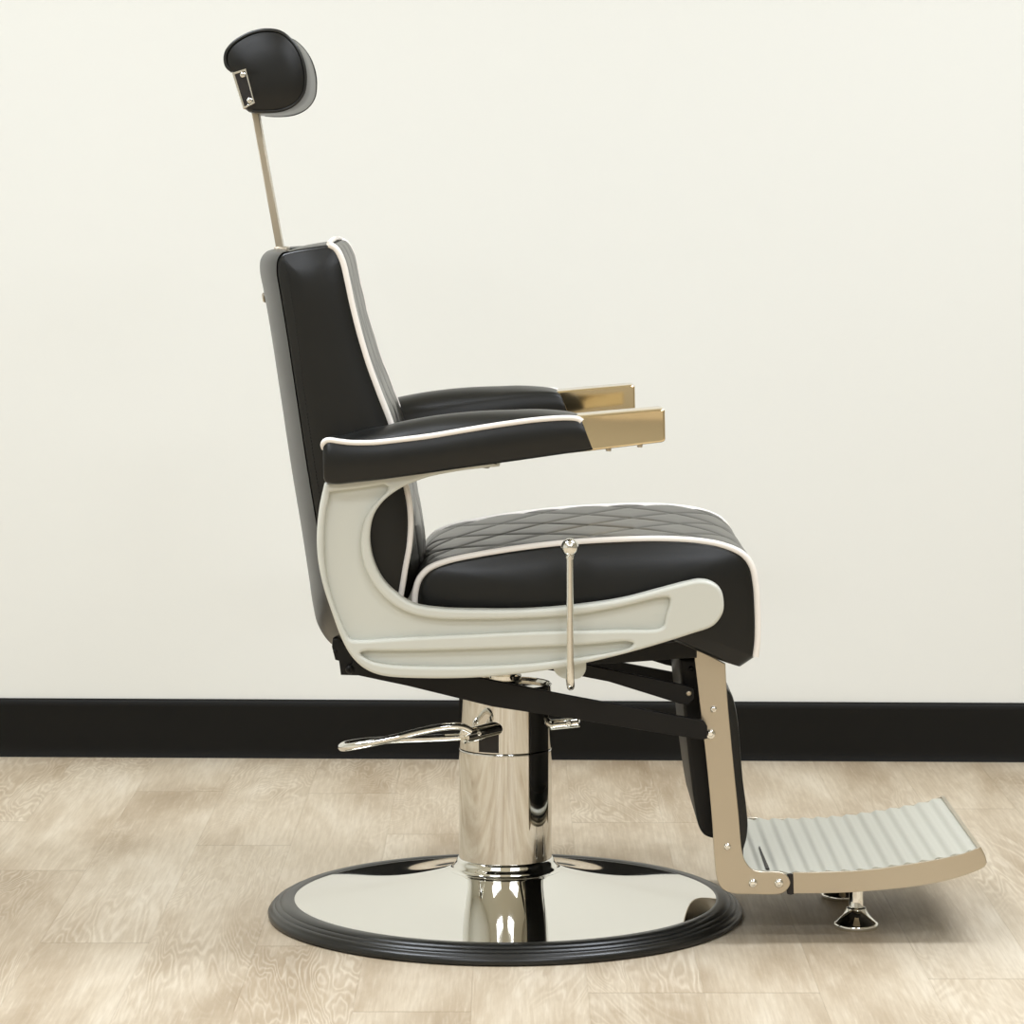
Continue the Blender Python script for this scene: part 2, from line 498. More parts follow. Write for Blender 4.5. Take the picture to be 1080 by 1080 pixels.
# ---------------------------------------------------------------- base and pump column
base = MB()
prof = [(0.0, 0.004), (0.312, 0.004), (0.316, 0.0215), (0.311, 0.0250)]
for i in range(1, 30):
    t = i / 29
    r = 0.311 + (0.083 - 0.311) * t
    z = 0.0250 + 0.0415 * (t * 0.62 + 0.38 * t ** 3)
    prof.append((r, z))
prof += [(0.0, 0.0665)]
base.add(*lathe_geo(prof, 192))
base_o = base.build('base', M['chrome'], chair, 25)
rub = MB()
rp = [(0.305, 0.0), (0.345, 0.0), (0.3495, 0.0025), (0.350, 0.007), (0.3475, 0.0115), (0.3455, 0.0125), (0.3450, 0.0145), (0.3415, 0.0175), (0.3395, 0.0172),
      (0.338, 0.0190), (0.3345, 0.0215), (0.3320, 0.0212), (0.3305, 0.0232), (0.3255, 0.0255), (0.320, 0.0262), (0.3145, 0.0262), (0.3115, 0.0256), (0.305, 0.02)]
rub.add(*lathe_geo(rp, 192))
rub.build('rubber_rim', M['rubber'], base_o, 50)

col = MB()
col.add(*lathe_geo([(0.0, .06), (0.0685, .06), (0.0685, .062), (0.0685, .2415), (0.0685, 0.2425), (0.0680, 0.2440), (0.0, 0.2440)], 96))
col_o = col.build('pump_column', M['chrome_dimmed'], chair, 30)
fl = MB()
fl.add(*lathe_geo([(0.0, .058), (0.084, .058), (0.0835, .0665), (0.079, .0675), (0.0775, .0700), (0.0765, .0725), (0.0745, .0740), (0.0725, .0790), (0.0705, .0830), (0.069, .084), (0, .084)], 96))
fl.build('column_flange', M['chrome'], col_o, 50)
sl = MB()
sl.add(*lathe_geo([(0.0, .2450), (0.0675, .2450), (0.0685, .2460), (0.0685, .2468), (0.0685, .3375), (0.0685, .3385), (0.0670, .3405), (0.0650, .3395), (0.0640, .3350), (0, .3350)], 96))
sl_o = sl.build('pump_sleeve', M['chrome_dimmed'], chair, 30)
sv = []; sf_ = []
for i in range(9):
    a = -math.pi / 2 + math.asin((-.0385 + .029 * i / 8) / .0688)
    for z in (.2475, .2765):
        for r in (.0692, .0675): sv.append((r * math.cos(a), r * math.sin(a), z))
for i in range(8):
    a, b_ = i * 4, i * 4 + 4
    sf_ += [(a, a + 2, b_ + 2, b_), (a + 1, b_ + 1, b_ + 3, a + 3), (a, b_, b_ + 1, a + 1), (a + 2, a + 3, b_ + 3, b_ + 2)]
sf_ += [(0, 1, 3, 2), (32, 34, 35, 33)]
fix_normals(mesh('pedal_slot', sv, sf_, M['dark'], sl_o, 30))
pi = MB()
pi.add(*lathe_geo([(0.0, .33), (0.024, .33), (0.024, .352), (0.018, .354), (0.018, .375), (0.03, .3755), (0.03, .39), (0, .39)], 48))
pi.build('piston', M['chrome'], chair, 30)

# pump pedal: a bent loop of round bar on a short shaft
hubA = U3(489, 777, -0.100); hubB = U3(527, 767.5, -0.058)
hub = MB(); hub.add(*rod_geo(hubA, hubB, 0.0108, 32))
hub.add(*rod_geo(hubA + (hubB - hubA) * .02, hubA + (hubB - hubA) * .02 + Vector((-.0006, 0, 0)), 0.0112, 32, .0002))
pedal_path = crom3([U3(497, 771, -0.118), U3(487, 766.5, -0.122), U3(470, 766.5, -0.126), U3(445, 771, -0.130), U3(415, 778.5, -0.133), U3(385, 785, -0.130), U3(368, 788, -0.122),
                    U3(361, 788.5, -0.105), U3(361, 787, -0.080), U3(368, 784.5, -0.064), U3(390, 781.5, -0.056), U3(430, 779.5, -0.054), U3(470, 778, -0.054), U3(497, 776.5, -0.056)], 8)
pd = MB(); pd.add(*tube_geo(pedal_path, 0.0052, seg=16))
pedal = pd.build('pump_pedal', M['chrome'], chair, 50)
hub.build('pedal_hub', M['chrome'], pedal, 40)
s = MB(); s.add(*screw_geo(U3(491, 771, -0.1145), (-.5, -1, 0), .0075, .003)); s.add(*screw_geo(U3(505, 773, -.094), (0.1, -1, 0.1), .0045, .003))
s.build('set_screw', M['chrome'], pedal, 30)
st = MB(); st.add(*rod_geo(U3(578, 765, .0), U3(611, 761.5, -.01), .0075, 28))
stub = st.build('pedal_stub', M['chrome'], chair, 40)
s = MB(); s.add(*screw_geo(U3(600, 762.5, -.0155), (0, -1, 0.1), .005, .003)); s.build('set_screw', M['chrome'], stub, 30)

# ---------------------------------------------------------------- seat
SY = 0.255
seat_top = [(437, 640, 1), (438, 625), (442, 611), (452, 600), (470, 592.5), (500, 586), (550, 578), (600, 572.5), (650, 569.5), (700, 568.5), (740, 571), (765, 576), (784, 585), (793, 597), (797, 615), (799, 645), (799, 675), (797, 693, 1)]
bottom = [(790, 698), (781, 704, 1), (768, 700), (752, 694), (735, 686), (715, 678, 1), (600, 690, 1), (445, 690, 1), (437, 660)]
seat_ol = px_outline(seat_top + bottom, -SY, 7)
cen = U(640, 635, -SY)
b = MB(); b.add(*pad_geo(seat_ol, -SY, SY, cen, 0.018, 0.010))
seat = fix_normals(b.build('seat', M['vinyl'], chair, 60))
top_px = crom(seat_top, 10, False)
top_path = [U(a, c, -SY) for a, c in top_px]
ip = [p for p, q in zip(top_path, top_px)]
quilt('quilted_top', ip, -SY + .008, SY - .008, 0.065, 0.080, 0.0032, -0.001, M['vinyl_quilt'], seat, out=1)
for sy in (-1, 1):
    pt = resample([(p[0], p[1]) for p in top_path], 110)[0]
    t = MB(); t.add(*tube_geo([(p[0], sy * (SY - .002), p[1] + 0.0) for p in pt], 0.0046, seg=12))
    t.build('piping', M['piping'], seat, 60)

# ---------------------------------------------------------------- backrest
BY = 0.258
front_px = [(347, 258, 1), (354, 262), (361, 275), (366, 296), (371, 320), (379, 352), (389, 385), (400, 415), (412, 446), (421, 478), (428, 512), (431.5, 530), (433, 550), (431.5, 575), (427, 600), (423, 625), (419, 650, 1)]
back_c = [(298, 262), (287, 264.5), (281, 272), (280, 284), (284, 305), (291, 345), (301, 410), (313, 490), (323, 550), (331, 602), (335, 630), (340, 651), (351, 668), (362, 676)]
back_e = [(303, 265), (297, 267), (292.5, 274), (291.5, 287), (294.5, 306), (301, 345), (311, 410), (323, 490), (333, 550), (341, 602), (345.5, 630), (351, 650), (358, 665), (367, 676)]
rest_px = [(405, 676, 1)] + [(a + .6, b) for a, b in reversed(back_e)] + [(322, 261.5)]
back_ol = px_outline(front_px + rest_px, -BY, 7)
cen = U(362, 470, -BY)
# the back is tall and slanted: dome its ends ring by ring along its own spine
def slab_geo(ol_px, Y0, Y1, bulge, roll, fy0, fy1):
    P = [U(a, c, -BY) for a, c in crom(ol_px, 7, True)]
    zs = [p[1] for p in P]; zt, zb = max(zs), min(zs)
    spine_t, spine_b = U(322, 268, -BY), U(385, 670, -BY)
    def sp(z):
        u = (z - spine_b[1]) / (spine_t[1] - spine_b[1]); u = max(0.12, min(0.88, u))
        return (spine_b[0] + (spine_t[0] - spine_b[0]) * u, spine_b[1] + (spine_t[1] - spine_b[1]) * u)
    n = len(P); rings = []
    def ring(s, y):
        out = []
        for x, z in P:
            c = sp(z); out.append(Vector((c[0] + (x - c[0]) * s, y, c[1] + (z - c[1]) * s)))
        return out
    def seg_d(p, pl):
        best = 9
        for a, b_ in zip(pl, pl[1:]):
            vx, vz = b_[0] - a[0], b_[1] - a[1]; t = max(0, min(1, ((p[0] - a[0]) * vx + (p[1] - a[1]) * vz) / (vx * vx + vz * vz)))
            best = min(best, math.hypot(p[0] - a[0] - vx * t, p[1] - a[1] - vz * t))
        return best
    sides = [[U(a[0], a[1], -BY) for a in front_px], [U(a, c, -BY) for a, c in back_e], [U(300, 262, -BY), U(347, 258, -BY)], [U(362, 676, -BY), U(419, 676, -BY)]]
    for s_ in (0.03, 0.15, .3, .45, .6, .7, .78, .85, .91, .955, .985, 1.0):
        r_ = ring(s_, 0)
        for v in r_:
            pr = 1.0
            for sd in sides: pr *= 1 - math.exp(-seg_d((v.x, v.z), sd) / .022)
            v.y = Y0 - bulge * pr + roll * max(0, (s_ - .95) / .05) ** 2 * .6
        rings.append(r_)
    rings.append(ring(1, (Y0 + Y1) / 2))
    rings += [[Vector((v.x, Y0 + Y1 - v.y, v.z)) for v in r] for r in reversed(rings[:-1])]
    vs = [v for r in rings for v in r]; fs = []
    for i in range(len(rings) - 1):
        for k in range(n):
            k2 = (k + 1) % n; fs.append((i * n + k, i * n + k2, (i + 1) * n + k2, (i + 1) * n + k))
    fs.append(tuple(reversed(range(n)))); o = (len(rings) - 1) * n; fs.append(tuple(o + k for k in range(n)))
    return vs, fs
b = MB(); b.add(*slab_geo(front_px + rest_px, -BY, BY, 0.013, 0.014, 0, 0))
back = fix_normals(b.build('backrest', M['vinyl'], chair, 60))
fp = crom(front_px, 10, False)
fpath = [U(a, c, -BY) for a, c in fp]
quilt('quilted_front', fpath, -BY + .008, BY - .008, 0.065, 0.080, 0.0030, lambda u: .001 + .003 * max(0, min(1, (u - .45) / .2)) + .020 * max(0, min(1, (u - .70) / .16)) ** 1.5, M['vinyl_quilt'], back, out=1)
for sy in (-1, 1):
    pt = resample(fpath, 120)[0]
    t = MB(); t.add(*tube_geo([(p[0], sy * (BY - .001), p[1]) for p in pt], 0.0046, seg=12))
    t.build('piping', M['piping'], back, 60)
# white piping across the top front edge
t = MB(); t.add(*tube_geo([(fpath[0][0], y, fpath[0][1] + .001 + .004 * (1 - (y / BY) ** 2)) for y in [-BY + .001 + (2 * BY - .002) * i / 30 for i in range(31)]], 0.0036, seg=10))
t.build('piping', M['piping'], back, 60)
# back shell: a rounded panel closing the rear, and its stitched seam on both sides
vs = []; fs = []; NU = 41
cc = crom(back_c, 8, False); ee = crom(back_e, 8, False); nv = len(cc)
for (a, c), (a2, c2) in zip(cc, ee):
    Cp = U(a, c, 0); Ep = U(a2, c2, -BY)
    for k in range(NU):
        u = -1 + 2 * k / (NU - 1); u = math.copysign(abs(u) ** .6, u); w_ = abs(u) ** 2.8
        vs.append((Cp[0] * (1 - w_) + Ep[0] * w_, u * (BY - .002), Cp[1] * (1 - w_) + Ep[1] * w_))
o_ = len(vs)
vs += [(v[0] + .012, v[1] * .97, v[2] - .002) for v in vs]
for i in range(nv - 1):
    for k in range(NU - 1):
        q = (i * NU + k, i * NU + k + 1, (i + 1) * NU + k + 1, (i + 1) * NU + k)
        fs.append(q); fs.append(tuple(o_ + t for t in reversed(q)))
for i in range(nv - 1):
    for k in (0, NU - 1): fs.append((i * NU + k, (i + 1) * NU + k, o_ + (i + 1) * NU + k, o_ + i * NU + k))
for k in range(NU - 1):
    for i in (0, nv - 1): fs.append((i * NU + k, i * NU + k + 1, o_ + i * NU + k + 1, o_ + i * NU + k))
shell = fix_normals(mesh('back_shell', vs, fs, M['vinyl'], back, 60))
from mathutils.bvhtree import BVHTree
bv = BVHTree.FromPolygons([v.co.copy() for v in back.data.vertices], [tuple(p.vertices) for p in back.data.polygons])
seam = [(299, 270), (303.5, 285), (307, 310), (312, 340), (320.5, 412), (329, 470), (341, 550), (350, 610)]
pts = resample([U(a, c, -BY) for a, c in crom(seam, 8, False)], 190)[0]
hit = []
for p in pts:
    h = bv.ray_cast(Vector((p[0], -1, p[1])), Vector((0, 1, 0)))[0]
    hit.append(h if h is not None else Vector((p[0], -BY, p[1])))
for sy in (-1, 1):
    mb = MB()
    for i in range(0, 188, 2):
        a, c = hit[i], hit[i + 1]
        mb.add(*tube_geo([(a.x, -sy * a.y, a.z), (c.x, -sy * c.y, c.z)], 0.0010, seg=6))
    mb.build('seam_stitching', M['thread'], back, 60)
kb = MB(); kb.add(*lathe_geo([(.004, 0), (.0045, .006), (.007, .007), (.0075, .009), (.006, .011), (0, .0115)], 24, axis_m(U3(288.5, 313, 0), (-1, 0, -.15))))
kb.build('rear_knob', M['steel'], back, 40)

# the back sits a touch askew on its frame: its far side is a centimetre further back
for o in [back] + list(back.children):
    for v in o.data.vertices: v.co.x -= .0105 * (v.co.y + BY) / (2 * BY)

# ---------------------------------------------------------------- headrest
HY = 0.128
head_px = [(237, 62), (238.5, 54), (245, 45.5), (256, 38), (268, 33), (282, 30.8), (296, 33), (307, 41), (316, 54), (321.5, 70), (323, 84), (321, 98), (314, 108.5), (303, 115), (290, 118), (276, 118.5), (262, 118, 1), (257, 114, 1), (245, 77, 1), (239.5, 71)]
ho = px_outline(head_px, -HY, 6)
b = MB(); b.add(*pad_geo(ho, -HY, HY, U(284, 78, -HY), 0.008, 0.009))
head = fix_normals(b.build('headrest', M['vinyl'], chair, 60))
hp = px_outline([(245, 75, 1), (239.5, 70), (237.5, 62), (239, 54.5), (245.5, 46), (256, 38.8), (268, 33.8), (282, 31.8), (295.5, 34), (306, 42), (315, 54.5), (320.5, 70), (321.8, 84), (319.8, 97.5), (313, 107.5), (302.5, 114), (290, 116.8), (276, 117.2), (266, 116.5, 1)], -HY, 6, False)
for sy in (-1, 1):
    t = MB(); t.add(*tube_geo([(p[0], sy * (HY - .003), p[1]) for p in hp], 0.0030, seg=10))
    t.build('piping', M['black_piping'], head, 60)
# mounting bracket let into the rear of the pad
brk = [(245, 77), (260, 72.5), (269.5, 109), (257, 115)]
bo = [U(a, c, -HY) for a, c in brk]
inn = [U(a, c, -HY) for a, c in [(248.2, 78.6), (259.0, 75.2), (267.6, 107.6), (258.6, 112.2)]]
mb = MB(); add_mesh(mb, plate_mesh([bo, inn], -HY - .0105, HY + .0105, .0006, 1))
brko = mb.build('mounting_bracket', M['chrome'], head, 30)
mb = MB(); add_mesh(mb, plate_mesh([inn], -HY - .0088, HY + .0088, .0004, 1)); mb.build('bracket_plate', M['dark'], head, 30)
for sx, sy_ in ((256, 79), (263.3, 106)):
    screw('screw', sx, sy_, -HY - .0088, 3.2, M['chrome'], head)
# post
pa, pb = U(268.5, 112, 0), U(299, 280, 0)
dx, dz = pb[0] - pa[0], pb[1] - pa[1]; l = math.hypot(dx, dz); nx, nz = -dz / l * .0050, dx / l * .0050
post_ol = [(pa[0] + nx, pa[1] + nz), (pb[0] + nx, pb[1] + nz), (pb[0] - nx, pb[1] - nz), (pa[0] - nx, pa[1] - nz)]
mb = MB(); add_mesh(mb, plate_mesh([post_ol], -.018, .018, .001, 2))
post = mb.build('headrest_post', M['steel'], chair, 30)
sk = MB(); sk.add(*box_geo((U(297.5, 262, 0)[0], 0, U(297.5, 262, 0)[1] - .004), (.020, .052, .014), .002))
sk.build('post_socket', M['steel'], post, 40)

# ---------------------------------------------------------------- side frames and armrests
outer = [(342, 510, 1), (337, 533), (334, 562), (335, 589), (340, 615.5), (349, 644), (362, 678), (373, 695.5), (387, 707), (404, 713), (453, 715.8), (509, 714.5), (560, 709.5), (596, 704), (642, 694), (680, 684),
         (728.5, 669), (752.6, 660), (762, 647.6), (763.5, 635.5), (760, 621.5), (750, 614), (738, 612), (726, 614), (695, 622), (656, 632), (608, 639), (560, 643), (510, 643.5), (464, 642), (435.5, 637), (415.5, 624), (402, 609),
         (392.5, 587), (390, 564), (394, 544), (404, 529), (420, 516.5), (435.5, 509), (453, 503), (487, 496.5), (527, 492, 1), (528.5, 484, 1), (440, 495, 1)]
pocket1 = [(348, 519, 1), (376, 515.5), (405, 511, 1), (409, 513.5, 1), (408, 518), (395.5, 531), (386, 545), (381, 564), (382, 589), (391, 612), (408, 633), (431, 646.5), (458, 652.5), (498, 653.5), (560, 652), (608, 648.5), (656, 640), (697, 630.5), (706, 631), (706.5, 636), (703, 648), (700, 660), (694, 663.5),
           (656, 664.5), (560, 666.5), (498, 669.5), (431, 672.5), (376, 675.5), (369, 674), (365.5, 669), (353, 640), (344.5, 609), (341.5, 578), (343, 544)]
pocket2 = [(380, 689.5), (386, 687), (400, 687), (453, 686.5), (560, 683), (608, 681), (639, 678.5), (661, 677), (668, 679), (664, 683), (650, 687), (608, 694), (560, 700), (498, 703), (442, 703), (409, 701), (391, 697)]
FO = 0.318     # outer face of the side frames
def arm_assembly(sgn, dx=0.0):
    e = -FO
    o1, p1, p2 = (px_outline(q, e, 6) for q in (outer, pocket1, pocket2))
    me = plate_mesh([o1, p1, p2], e, e + .019, .0046, 4)
    mb = MB(); add_mesh(mb, me)
    add_mesh(mb, plate_mesh([[U(a, c, e) for a, c in crom(outer, 6, True)]], e + .0130, e + .026, .002, 1))
    if sgn > 0: mb.v = [Vector((v.x + dx, -v.y, v.z)) for v in mb.v]
    fr = fix_normals(mb.build('side_frame', M['paint'], chair, 28))
    # armrest pad: cross sections along its length
    AY0, AY1 = -0.340, -0.245
    st = [((342.5, 476), (342.5, 500), .0), ((340.5, 470), (341, 506), .0), ((342, 466), (344, 509.5), .0), ((347, 464), (350, 511), .5), ((358, 465.5), (360, 511), 3), ((370, 466.8), (371, 509.8), 8), ((385, 467), (386, 508.2), 12), ((400, 466.3), (401, 506.5), 14),
          ((425, 463.5), (427, 503), 17), ((453, 460), (455, 499), 18.5), ((480, 455.5), (482, 495), 17.5), ((510, 450.5), (513, 490.8), 15), ((540, 446), (544, 486.5), 11.5), ((565, 442.8), (570, 482.8), 9), ((588, 441), (595, 479.2), 6),
          ((602, 440.8), (611, 477), 4), ((610, 442), (621, 475.5), 2.5), ((613.5, 444.5), (625.5, 474.8), 1)]
    NP = 9; rings = []; pipe = []; pipe2 = []
    fine = []
    def cr(a, b, c, d, t): return 0.5 * ((2*b) + (c-a)*t + (2*a-5*b+4*c-d)*t*t + (3*b-a-3*c+d)*t**3)
    flat = [(*p[0], *p[1], p[2]) for p in st]
    for i in range(len(flat) - 1):
        q = [flat[max(i - 1, 0)], flat[i], flat[i + 1], flat[min(i + 2, len(flat) - 1)]]
        for k in range(4): fine.append([cr(*(w[j] for w in q), k / 4) for j in range(5)])
    fine.append(list(flat[-1]))
    nf = len(fine)
    for i, (tx, ty, bx, by, dh) in enumerate(fine):
        T = U(tx, ty, AY0); B = U(bx, by, AY0); h = max(0, dh) / 760.0
        end = min(1.0, (i + 1) / 14.0); pinch = .020 * (1 - math.sqrt(1 - (1 - end) ** 2))      # rounded rear end
        ya, yb = AY0 + pinch, AY1 - pinch
        ring = []
        def pt(y, u, v=0):     # u: 0 bottom .. 1 piping line
            return Vector((B[0] + (T[0] - B[0]) * u, y, B[1] + (T[1] - B[1]) * u + v))
        ring += [pt(ya + .008, 0.0), pt(ya + .002, .04), pt(ya - .001, .15), pt(ya - .0035, .4), pt(ya - .0035, .65), pt(ya - .001, .88), pt(ya + .0015, 1.0)]
        for k in range(1, 10):
            w = k / 10; ring.append(pt(ya + .0015 + (yb - ya - .003) * w, 1.0, h * math.sin(math.pi * w) ** 0.75))
        ring += [pt(yb - .0015, 1.0), pt(yb + .001, .88), pt(yb + .0035, .65), pt(yb + .0035, .4), pt(yb + .001, .15), pt(yb - .002, .04), pt(yb - .008, 0)]
        rings.append(ring)
        pipe.append(pt(ya + .0005, 1.0)); pipe2.append(pt(yb - .0005, 1.0))
    vs = [v for r in rings for v in r]; n = len(rings[0]); fs = []
    for i in range(nf - 1):
        for k in range(n):
            k2 = (k + 1) % n; fs.append((i * n + k, i * n + k2, (i + 1) * n + k2, (i + 1) * n + k))
    fs.append(tuple(range(n))); fs.append(tuple((nf - 1) * n + k for k in range(n)))
    def S(v): return Vector((v.x + dx, -v.y, v.z)) if sgn > 0 else v
    arm = fix_normals(mesh('armrest', [S(v) for v in vs], fs, M['vinyl'], chair, 55))
    for p in (pipe,):
        t = MB(); t.add(*tube_geo([S(v) for v in p[2:]], 0.0038, seg=12)); t.build('piping', M['piping'], arm, 60)
    # polished steel end of the arm
    tip = [U(a, c, -.330) for a, c in [(560, 444), (613, 438.5), (696, 431.3), (699.5, 431.5), (701.3, 433.5), (701.8, 463), (700.8, 465.4), (698, 466.6), (627, 475.2), (585, 480)]]
    mb = MB(); add_mesh(mb, plate_mesh([tip], -.330, -.262, .0028, 3))
    mb.v = [S(v) for v in mb.v]
    tp = fix_normals(mb.build('arm_bracket', M['chrome_wavy'], arm, 30))
    for sx, sy_ in ((642, 472.6), (675, 468.6)):
        v = U3(sx, sy_, -.318); vs, fs = lathe_geo([(.0038, 0), (.0038, .003), (.003, .0042), (0, .0045)], 16, axis_m(S(v), (-.1, 0, -1)))
        mesh('screw', vs, fs, M['steel'], tp, 30)
    v = U3(513, 490.3, -.305); vs, fs = lathe_geo([(.0055, 0), (.0055, .003), (.0035, .0045), (0, .005)], 16, axis_m(S(v), (-.1, 0, -1)))
    mesh('screw', vs, fs, M['steel'], fr, 30)
arm_assembly(-1)
arm_assembly(1, -0.020)

# ---------------------------------------------------------------- recline lever
rod = crom3([U3(601, 584, -.345), U3(601, 620, -.345), U3(601.2, 680, -.345), U3(601.6, 712, -.345), U3(602, 720, -.342), U3(602, 724, -.332), U3(601.5, 723, -.315), U3(600.5, 716, -.296), U3(600, 710, -.27)], 10)
lv = MB(); lv.add(*tube_geo(rod, 0.0052, seg=18)); lv.add(*rod_geo(U3(601, 589.5, -.345), U3(601, 585.5, -.345), .0062, 24, .0006))
lever = lv.build('recline_lever', M['chrome'], chair, 50)
kb = MB(); r = .0122
prof = [(r * math.sin(math.pi * i / 24), -r * math.cos(math.pi * i / 24)) for i in range(25)]
kb.add(*lathe_geo(prof, 40, Matrix.Translation(U3(601, 577, -.345))))
kb.build('knob', M['chrome'], lever, 80)
tab = px_outline([(583, 700, 1), (618, 696, 1), (617.5, 707), (613, 713.5), (604, 716), (592, 714), (585, 708)], -.285, 5)
plate('lever_tab', [tab], -.291, -.285, M['paint'], lever, .001)

# ---------------------------------------------------------------- mechanism under the seat
sf = [U(a, c, -.215) for a, c in [(380, 683), (735, 672), (735, 694), (715, 695), (640, 700.5), (560, 702), (400, 702)]]
sfo = plate('seat_frame', [sf], -.215, .215, M['black_steel'], chair, .002)
mp = MB(); mp.add(*box_geo((0.0, 0, .3955), (.20, .20, .016), .002)); mp.build('mounting_plate', M['chrome'], chair, 40)
def link_bar(name, pts, Y, t=.008):
    for sgn in (-1, 1):
        ol = [U(a, c, -Y) for a, c in pts]
        y0, y1 = (-Y, -Y + t) if sgn < 0 else (Y - t, Y)
        plate(name, [ol], y0, y1, M['black_steel'], chair, .0012)
link_bar('link_bar', [(374, 694), (386, 692), (430, 700), (520, 717.5), (600, 733.5), (742, 760), (746, 766), (746, 779), (741, 780.5), (600, 757.5), (520, 745.5), (430, 723.5), (378, 712.5), (368, 708)], .232)
link_bar('link_bar', [(606, 700), (616, 700), (640, 705.5), (724, 723), (732, 726), (733, 737), (726, 744), (716, 742), (642, 719), (606, 712)], .20)
rb = [U(a, c, -.225) for a, c in crom([(351, 674, 1), (372, 674, 1), (392, 700, 1), (380, 712.5, 1), (359.5, 712, 1), (357.5, 697, 1), (353.5, 696, 1), (350, 682, 1)], 2, True)]
rbo = plate('rear_bracket', [rb], -.225, .225, M['black_steel'], chair, .0012)
screw('bolt', 369, 706, -.232, 4.5, M['black_steel'], rbo)
screw('bolt', 353.5, 687, -.225, 2.2, M['black_steel'], rbo)

# ---------------------------------------------------------------- leg rest
LY = .212
lb = px_outline([(731.5, 684, 1), (745, 690), (765, 700, 1), (767, 735), (773, 800), (779, 860), (782.5, 897), (786, 908), (793, 916.5), (802, 919.2), (822, 919.8), (829.5, 923), (833.5, 931), (829.5, 939), (822, 942.8), (790, 943), (773, 942.3), (762, 937.5), (756.5, 928), (753.5, 905), (751.5, 870), (745, 800), (738, 740)], -LY, 7)
for sgn in (-1, 1):
    y0, y1 = (-LY, -LY + .006) if sgn < 0 else (LY - .006, LY)
    o = plate('leg_bracket', [lb], y0, y1, M['steel'], chair, .0010)
    for sx, sy_, r in ((752.5, 748, 3.6), (749.2, 774.3, 5.6), (767, 893, 3.8), (794, 931.5, 4.9), (821.5, 931.5, 4.9)):
        screw('screw', sx, sy_, -LY, r, M['chrome'], o) if sgn < 0 else None
        if sgn > 0:
            v = U3(sx, sy_, -LY); rr = r * (D - LY) / F
            vs, fs = screw_geo((v.x, LY, v.z), (0, 1, 0), rr, rr * .75); mesh('screw', vs, fs, M['chrome'], o, 30)
pad = px_outline([(748, 727, 1), (765, 726.5), (771, 731), (775.5, 744), (778.5, 762), (781, 790), (784, 825), (787.5, 852), (789, 872), (787.5, 886), (784.5, 897), (783.5, 909), (778, 912, 1), (768, 905, 1)], -.20, 6)
b = MB(); b.add(*pad_geo(pad, -.198, .198, U(771, 820, -.20), .004, .006))
legpad = fix_normals(b.build('legrest_pad', M['vinyl'], chair, 60))
# black housing behind the pad
hs = px_outline([(715.5, 694, 1), (745, 694, 1), (770, 885, 1), (752, 884.5), (743, 881), (737.5, 873), (734, 858), (727.5, 812), (721.5, 755)], -.165, 4)
hso = plate('legrest_housing', [hs], -.165, .165, M['black_steel'], chair, .006, 3)
screw('bolt', 729, 705.5, -.165, 3, M['black_steel'], hso)
screw('bolt', 726.5, 731, -.2, 3.0, M['steel'], hso)

# ---------------------------------------------------------------- footrest
FY = .204
edge = crom([(786, 917.5), (800, 918.3), (836, 919), (877, 918), (918, 915.2), (958, 909.7), (998, 902.8), (1020, 897.6), (1034, 893.5)], 12, False)
ep = [U(a, c, -FY) for a, c in edge]
P, L = resample(ep, 320)
top = []; 
for i, p in enumerate(P):
    s_ = L * i / 319
    k = min(1, s_ / .02, (L - s_) / .004)
    top.append((p[0], p[1] + 0.0014 * k * (math.sin(2 * math.pi * s_ / .0225) + .25 * math.sin(4 * math.pi * s_ / .0225)) - .001))
vs = []; fs = []
n = len(top)
for y in (-FY, FY):
    for x, z in top: vs.append((x, y, z))
    for x, z in top: vs.append((x, y, z - .0035))
for i in range(n - 1):
    fs += [(i, i + 1, 2 * n + i + 1, 2 * n + i), (n + i, 3 * n + i, 3 * n + i + 1, n + i + 1), (i, n + i, n + i + 1, i + 1), (2 * n + i, 2 * n + i + 1, 3 * n + i + 1, 3 * n + i)]
fs += [(0, 2 * n, 3 * n, n), (n - 1, 2 * n - 1, 4 * n - 1, 3 * n - 1)]
foot = fix_normals(mesh('footrest', vs, fs, M['tread'], chair, 50))
# side rails, curved front lip
rail_px = [(836.5, 920, 1), (877, 919.5), (918, 917), (958, 911.5), (998, 904.5), (1020, 899), (1033, 893.5, 1), (1038, 902), (1040.6, 910, 1), (1038.5, 914), (1012, 925), (971, 934), (931, 938.5), (891, 941.5), (837, 942.5, 1)]
rl = px_outline(rail_px, -FY - .003, 6)
for sgn in (-1, 1):
    y0, y1 = (-FY - .003, -FY) if sgn < 0 else (FY, FY + .003)
    plate('side_rail', [rl], y0, y1, M['steel'], foot, .0006)
lip = px_outline([(1031, 894, 1), (1034.5, 893, 1), (1038.5, 901), (1041, 909.5, 1), (1038.5, 914, 1), (1033.5, 903)], -FY, 4)
plate('front_lip', [lip], -FY, FY, M['steel'], foot, .0005)
su = []
for x, z in top[4:-8:8]: su.append((x, z - .0055))
su2 = [(x, z - .004) for x, z in su[::-1]]
plate('added_dark_underside', [su + su2], -.196, .196, M['black_steel'], foot, .0008)  # added unseen black plate, darkens the feet's reflections and the shade below
hinge = MB(); hinge.add(*rod_geo(U3(821, 931.5, -.2), U3(821, 931.5, -.2) + Vector((0, .4, 0)), .005, 20)); hinge.add(*rod_geo(U3(794, 931.5, -.2), U3(794, 931.5, -.2) + Vector((0, .4, 0)), .005, 20))
hinge.build('hinge_rod', M['steel'], foot, 40)
v = U3(810, 917.6, -.2); w0 = .0048
